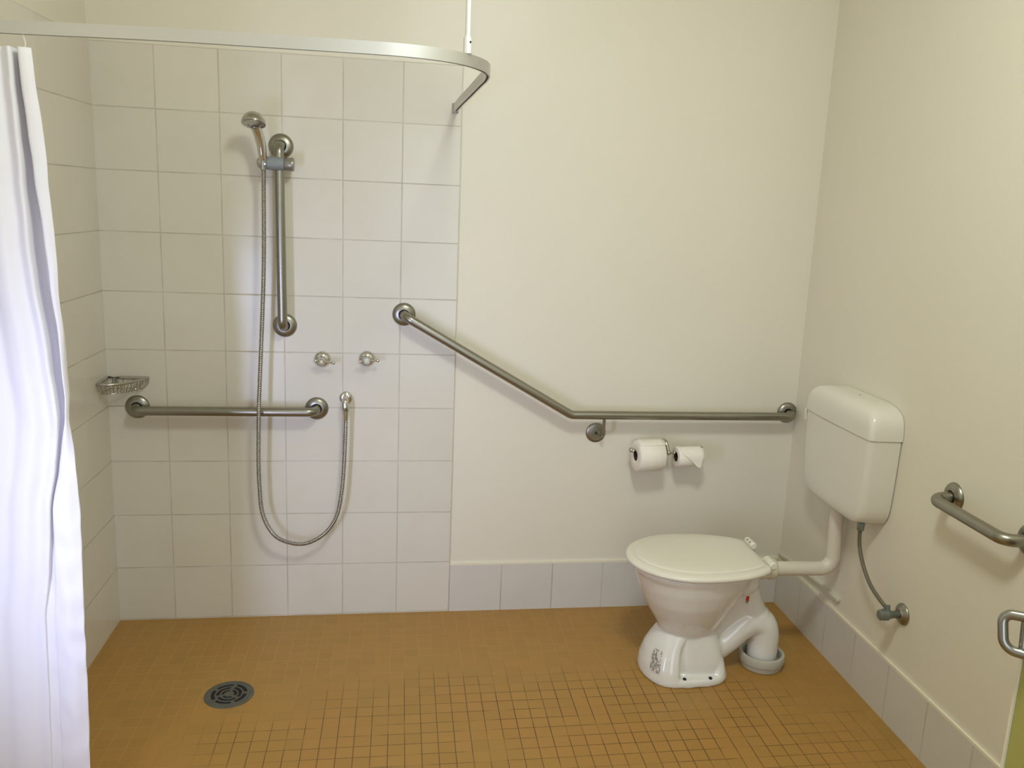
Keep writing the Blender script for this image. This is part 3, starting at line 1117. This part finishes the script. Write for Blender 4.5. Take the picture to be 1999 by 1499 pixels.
sweep(bm, resample(catmull([(1.262, -0.6655, 0.590), (1.264, -0.662, 0.560), (1.268, -0.665, 0.520), (1.272, -0.690, 0.470), (1.276, -0.735, 0.425), (1.281, -0.789, 0.399), (1.285, -0.824, 0.388)], 8), 0.004), 0.0062, 14)
obj('braided_hose', bm, 'braid', ih)
bm = bmesh.new()
lathe(bm, [(0.0, 0.0), (0.009, 0.0), (0.0115, 0.004), (0.0115, 0.014), (0.0120, 0.016), (0.0120, 0.026), (0.0, 0.026)], (1.262, -0.6655, 0.5765), (0, 0, 1), 12)
obj('nut', bm, 'valve', ih)

# ------------------------------------------------------------------ toilet pan
PY = -0.466
tl = thing('toilet', (0.80, PY, 0.0), 'white ceramic toilet with closed lid facing left beside the right wall', 'toilet')


def egg(x0, x1, hw, z, n=40, wid=0.42, back=0.0, cut=9.0):
    """plan section: front at x0, back at x1; widest part at wid; back = squareness of the back"""
    xc = x0 + (x1 - x0) * wid
    out = []
    for k in range(n):
        a = 2 * PI * k / n
        c, s = math.cos(a), math.sin(a)
        if c <= 0:
            x = xc + (xc - x0) * c
            y = hw * s
        else:
            e = 2.0 / (2.0 + back)
            x = xc + (x1 - xc) * (abs(c) ** e)
            y = hw * math.copysign(abs(s) ** e, s)
        out.append(Vector((min(x, cut), PY + y, z)))
    return out


bm = bmesh.new()
# bowl
loft(bm, [egg(0.700, 0.880, 0.060, 0.100), egg(0.700, 0.884, 0.066, 0.120), egg(0.694, 0.890, 0.076, 0.150), egg(0.676, 0.905, 0.096, 0.185),
          egg(0.648, 0.930, 0.121, 0.230), egg(0.622, 0.960, 0.144, 0.280), egg(0.602, 0.990, 0.160, 0.330), egg(0.590, 1.005, 0.169, 0.370),
          egg(0.580, 1.006, 0.174, 0.382), egg(0.578, 1.006, 0.176, 0.395), egg(0.584, 1.002, 0.170, 0.400)])
# rear deck and inlet horn
bm2 = bmesh.new()


def slab(bm, pts_xz, hw0, hw1=None):
    hw1 = hw1 if hw1 is not None else hw0
    A = [bm.verts.new((x, PY - h, z)) for x, z, h in pts_xz]
    B = [bm.verts.new((x, PY + h, z)) for x, z, h in pts_xz]
    bm.faces.new(A)
    bm.faces.new(B[::-1])
    n = len(A)
    for i in range(n):
        bm.faces.new((A[i], B[i], B[(i + 1) % n], A[(i + 1) % n]))


sweep(bm, [(0.95, PY, 0.365), (1.045, PY, 0.362), (1.076, PY, 0.361)], [0.040, 0.036, 0.033], 22)
box(bm, 0.90, 1.036, PY - 0.098, PY + 0.098, 0.375, 0.399, 0.012, 2)
# neck running down the back of the bowl to the outlet
sweep(bm, catmull([(0.955, PY, 0.350), (0.985, PY, 0.300), (1.005, PY, 0.250), (1.030, PY, 0.195), (1.045, PY, 0.165)], 5), [0.052] * 6 + [0.044] * 9 + [0.050] * 6, 20)
# web between bowl and outlet arm
slab(bm, [(0.86, 0.34, 0.030), (0.99, 0.33, 0.030), (1.03, 0.16, 0.030), (0.90, 0.07, 0.030), (0.82, 0.09, 0.030)], 0.03)
# outlet arm (S trap)
arm = catmull([(0.800, PY, 0.052), (0.862, PY, 0.060), (0.922, PY, 0.098), (0.978, PY, 0.150), (1.022, PY, 0.172), (1.057, PY, 0.158), (1.072, PY, 0.115), (1.072, PY, 0.060), (1.072, PY, 0.012)], 6)
na = len(arm)
sweep(bm, arm, [0.050 + 0.002 * min(1, i / (na * 0.5)) for i in range(na)], 24)
# foot: broad front bulge
def foot(x0, x1, hw, z):
    return egg(x0, x1, hw, z, wid=0.80, back=2.0)
loft(bm, [foot(0.630, 0.742, 0.128, 0.0), foot(0.629, 0.742, 0.128, 0.015), foot(0.633, 0.742, 0.122, 0.045), foot(0.646, 0.742, 0.108, 0.085),
          foot(0.664, 0.750, 0.092, 0.120), foot(0.680, 0.770, 0.078, 0.150), foot(0.694, 0.800, 0.066, 0.172)])
# foot: core behind the bulge, recessed sides
loft(bm, [egg(0.70, 0.905, 0.098, 0.0, back=3), egg(0.70, 0.905, 0.096, 0.06, back=3), egg(0.70, 0.900, 0.088, 0.10, back=2), egg(0.70, 0.89, 0.076, 0.15, back=1)])
# low ledge with the screw holes
loft(bm, [egg(0.630, 0.926, 0.131, 0.0, wid=0.42, back=1.3), egg(0.629, 0.926, 0.1315, 0.014, wid=0.42, back=1.3), egg(0.636, 0.920, 0.127, 0.026, wid=0.42, back=1.3)])
# rounded heel of the foot below the outlet arm
loft(bm, [egg(0.840, 0.922, 0.108, 0.0, back=0.6), egg(0.846, 0.920, 0.104, 0.030, back=0.6), egg(0.856, 0.914, 0.090, 0.055, back=0.6), egg(0.866, 0.908, 0.070, 0.080, back=0.6)])
pan = obj('pan', bm, 'ceramic', tl)
rm = pan.modifiers.new('remesh', 'REMESH')
rm.mode = 'VOXEL'
rm.voxel_size = 0.0038
rm.use_smooth_shade = True
cs = pan.modifiers.new('smooth', 'SMOOTH')
cs.factor = 0.5
cs.iterations = 13
bm2.free()

for xx in (0.752, 0.842):
    bm = bmesh.new()
    lathe(bm, [(0.0, 0.0), (0.0062, 0.0), (0.0062, 0.0015), (0.0, 0.0022)], (xx, PY - 0.116, 0.0262), (0, -0.35, 1), 14)
    obj('screw_hole', bm, 'dark', pan, label='dark screw hole in the foot')
# worn label on the front of the foot, brand mark near the back
def stick_on(name, x0, x1, z0, z1, m, label, yside=-1, n=12):
    """thin label shrink-wrapped onto the pan from the near side"""
    bm = bmesh.new()
    vv = [[bm.verts.new((x0 + (x1 - x0) * i / n, PY + yside * 0.20, z0 + (z1 - z0) * j / n)) for i in range(n + 1)] for j in range(n + 1)]
    for j in range(n):
        for i in range(n):
            bm.faces.new((vv[j][i], vv[j][i + 1], vv[j + 1][i + 1], vv[j + 1][i]))
    o = obj(name, bm, m, pan, label=label)
    sw_ = o.modifiers.new('wrap', 'SHRINKWRAP')
    sw_.target = pan
    sw_.wrap_method = 'PROJECT'
    sw_.use_project_x = False
    sw_.use_project_y = True
    sw_.use_project_z = False
    sw_.use_positive_direction = True
    sw_.use_negative_direction = False
    sw_.offset = 0.0006
    return o


bm = bmesh.new()
vv = []
for j in range(15):
    zz = 0.036 + 0.072 * j / 14
    x0_ = 0.631 + max(0, zz - 0.04) * 0.33
    hw_ = 0.122 - max(0, zz - 0.04) * 0.37
    row = []
    for i in range(11):
        ph_ = math.radians(30 + 2.3 * i - (zz - 0.07) * 90)
        xc_ = x0_ + 0.090
        row.append(bm.verts.new((xc_ - 0.094 * math.cos(ph_), PY - (hw_ + 0.003) * math.sin(ph_), zz)))
    vv.append(row)
for A, B in zip(vv, vv[1:]):
    for k in range(10):
        bm.faces.new((A[k], A[k + 1], B[k + 1], B[k]))
o = obj('worn_label', bm, 'sticker', pan, label='small worn printed label on the foot')
sw_ = o.modifiers.new('wrap', 'SHRINKWRAP')
sw_.target = pan
sw_.wrap_method = 'NEAREST_SURFACEPOINT'
sw_.wrap_mode = 'OUTSIDE_SURFACE'
sw_.offset = 0.0006
stick_on('brand_mark', 0.975, 0.985, 0.262, 0.282, 'red', 'small red mark at the back of the pan', n=4)
stick_on('brand_mark', 0.976, 0.984, 0.254, 0.261, 'greymark', 'small grey mark below the red mark', n=4)

# seat and lid
def seatsec(x0, x1, hw, z, bk):
    return egg(x0, x1 + 0.045, hw, z, n=96, wid=0.42, back=0.25, cut=x1 - 0.012)


bm = bmesh.new()
loft(bm, [seatsec(0.570, 1.024, 0.181, 0.3985, 0.55), seatsec(0.562, 1.028, 0.188, 0.4020, 0.55), seatsec(0.560, 1.029, 0.190, 0.4075, 0.55), seatsec(0.562, 1.028, 0.188, 0.4130, 0.55),
          seatsec(0.569, 1.024, 0.181, 0.4175, 0.55), seatsec(0.578, 1.018, 0.172, 0.4195, 0.55)])
obj('seat', bm, 'plastic_w', tl, angle=50)
bm = bmesh.new()
loft(bm, [seatsec(0.588, 1.014, 0.159, 0.4199, 0.8), seatsec(0.588, 1.014, 0.159, 0.4218, 0.8), seatsec(0.591, 1.012, 0.156, 0.4243, 0.8), seatsec(0.598, 1.008, 0.149, 0.4258, 0.8),
          seatsec(0.638, 0.99, 0.11, 0.4267, 0.8), seatsec(0.718, 0.94, 0.05, 0.427, 0.8)])
lid = obj('seat_lid', bm, 'plastic_w', tl, angle=50)
for sgn in (-1, 1):
    bm = bmesh.new()
    yy = PY + sgn * 0.082
    lathe(bm, [(0.0, -0.030), (0.010, -0.030), (0.0135, -0.026), (0.0135, 0.026), (0.010, 0.030), (0.0, 0.030)], (1.027, yy, 0.419), (0, 1, 0), 18)
    box(bm, 1.016, 1.041, yy - 0.018, yy + 0.018, 0.398, 0.418, 0.003, 2)
    h = obj('hinge', bm, 'plastic_w', tl)
    if sgn > 0:
        bm = bmesh.new()
        for dy in (-0.014, 0.008):
            lathe(bm, [(0.0, 0.0), (0.0026, 0.0), (0.0026, 0.0008), (0.0, 0.001)], (1.0185, yy + dy, 0.4295), (-0.6, 0, 0.8), 10)
        obj('hinge_holes', bm, 'dark', h, label='dark holes in the far hinge')

# rubber sleeve at the flush inlet
bm = bmesh.new()
lathe(bm, [(0.0, 0.0), (0.033, 0.0), (0.0365, 0.003), (0.0365, 0.018), (0.033, 0.026), (0.028, 0.030), (0.0, 0.030)], (1.058, -0.467, 0.3615), (1, 0, 0), 30)
obj('inlet_sleeve', bm, 'collar_w', tl, label='pale rubber sleeve where the flush pipe enters')

# outlet collar on the floor
oc = thing('floor_collar', (1.072, PY, 0.0), 'pale grey rubber floor collar around the toilet outlet', 'pipe collar')
bm = bmesh.new()
lathe(bm, [(0.056, 0.002), (0.071, 0.002), (0.0725, 0.006), (0.0740, 0.020), (0.0775, 0.023), (0.0785, 0.028), (0.0785, 0.046), (0.0765, 0.050), (0.0690, 0.052), (0.0655, 0.049), (0.0640, 0.020), (0.056, 0.020), (0.056, 0.002)],
      (1.072, PY, 0.0), (0, 0, 1), 48)
bmesh.ops.remove_doubles(bm, verts=bm.verts, dist=1e-6)
bad = [f for f in bm.faces if len(f.verts) > 8]
bmesh.ops.delete(bm, geom=bad, context='FACES_ONLY')
obj('rubber_ring', bm, 'rubber_grey', oc, angle=35)
bm = bmesh.new()
lathe(bm, [(0.0, 0.0), (0.062, 0.0), (0.062, 0.019), (0.0, 0.019)], (1.072, PY, 0.0), (0, 0, 1), 32)
obj('inner_seal', bm, 'steel_dark', oc)
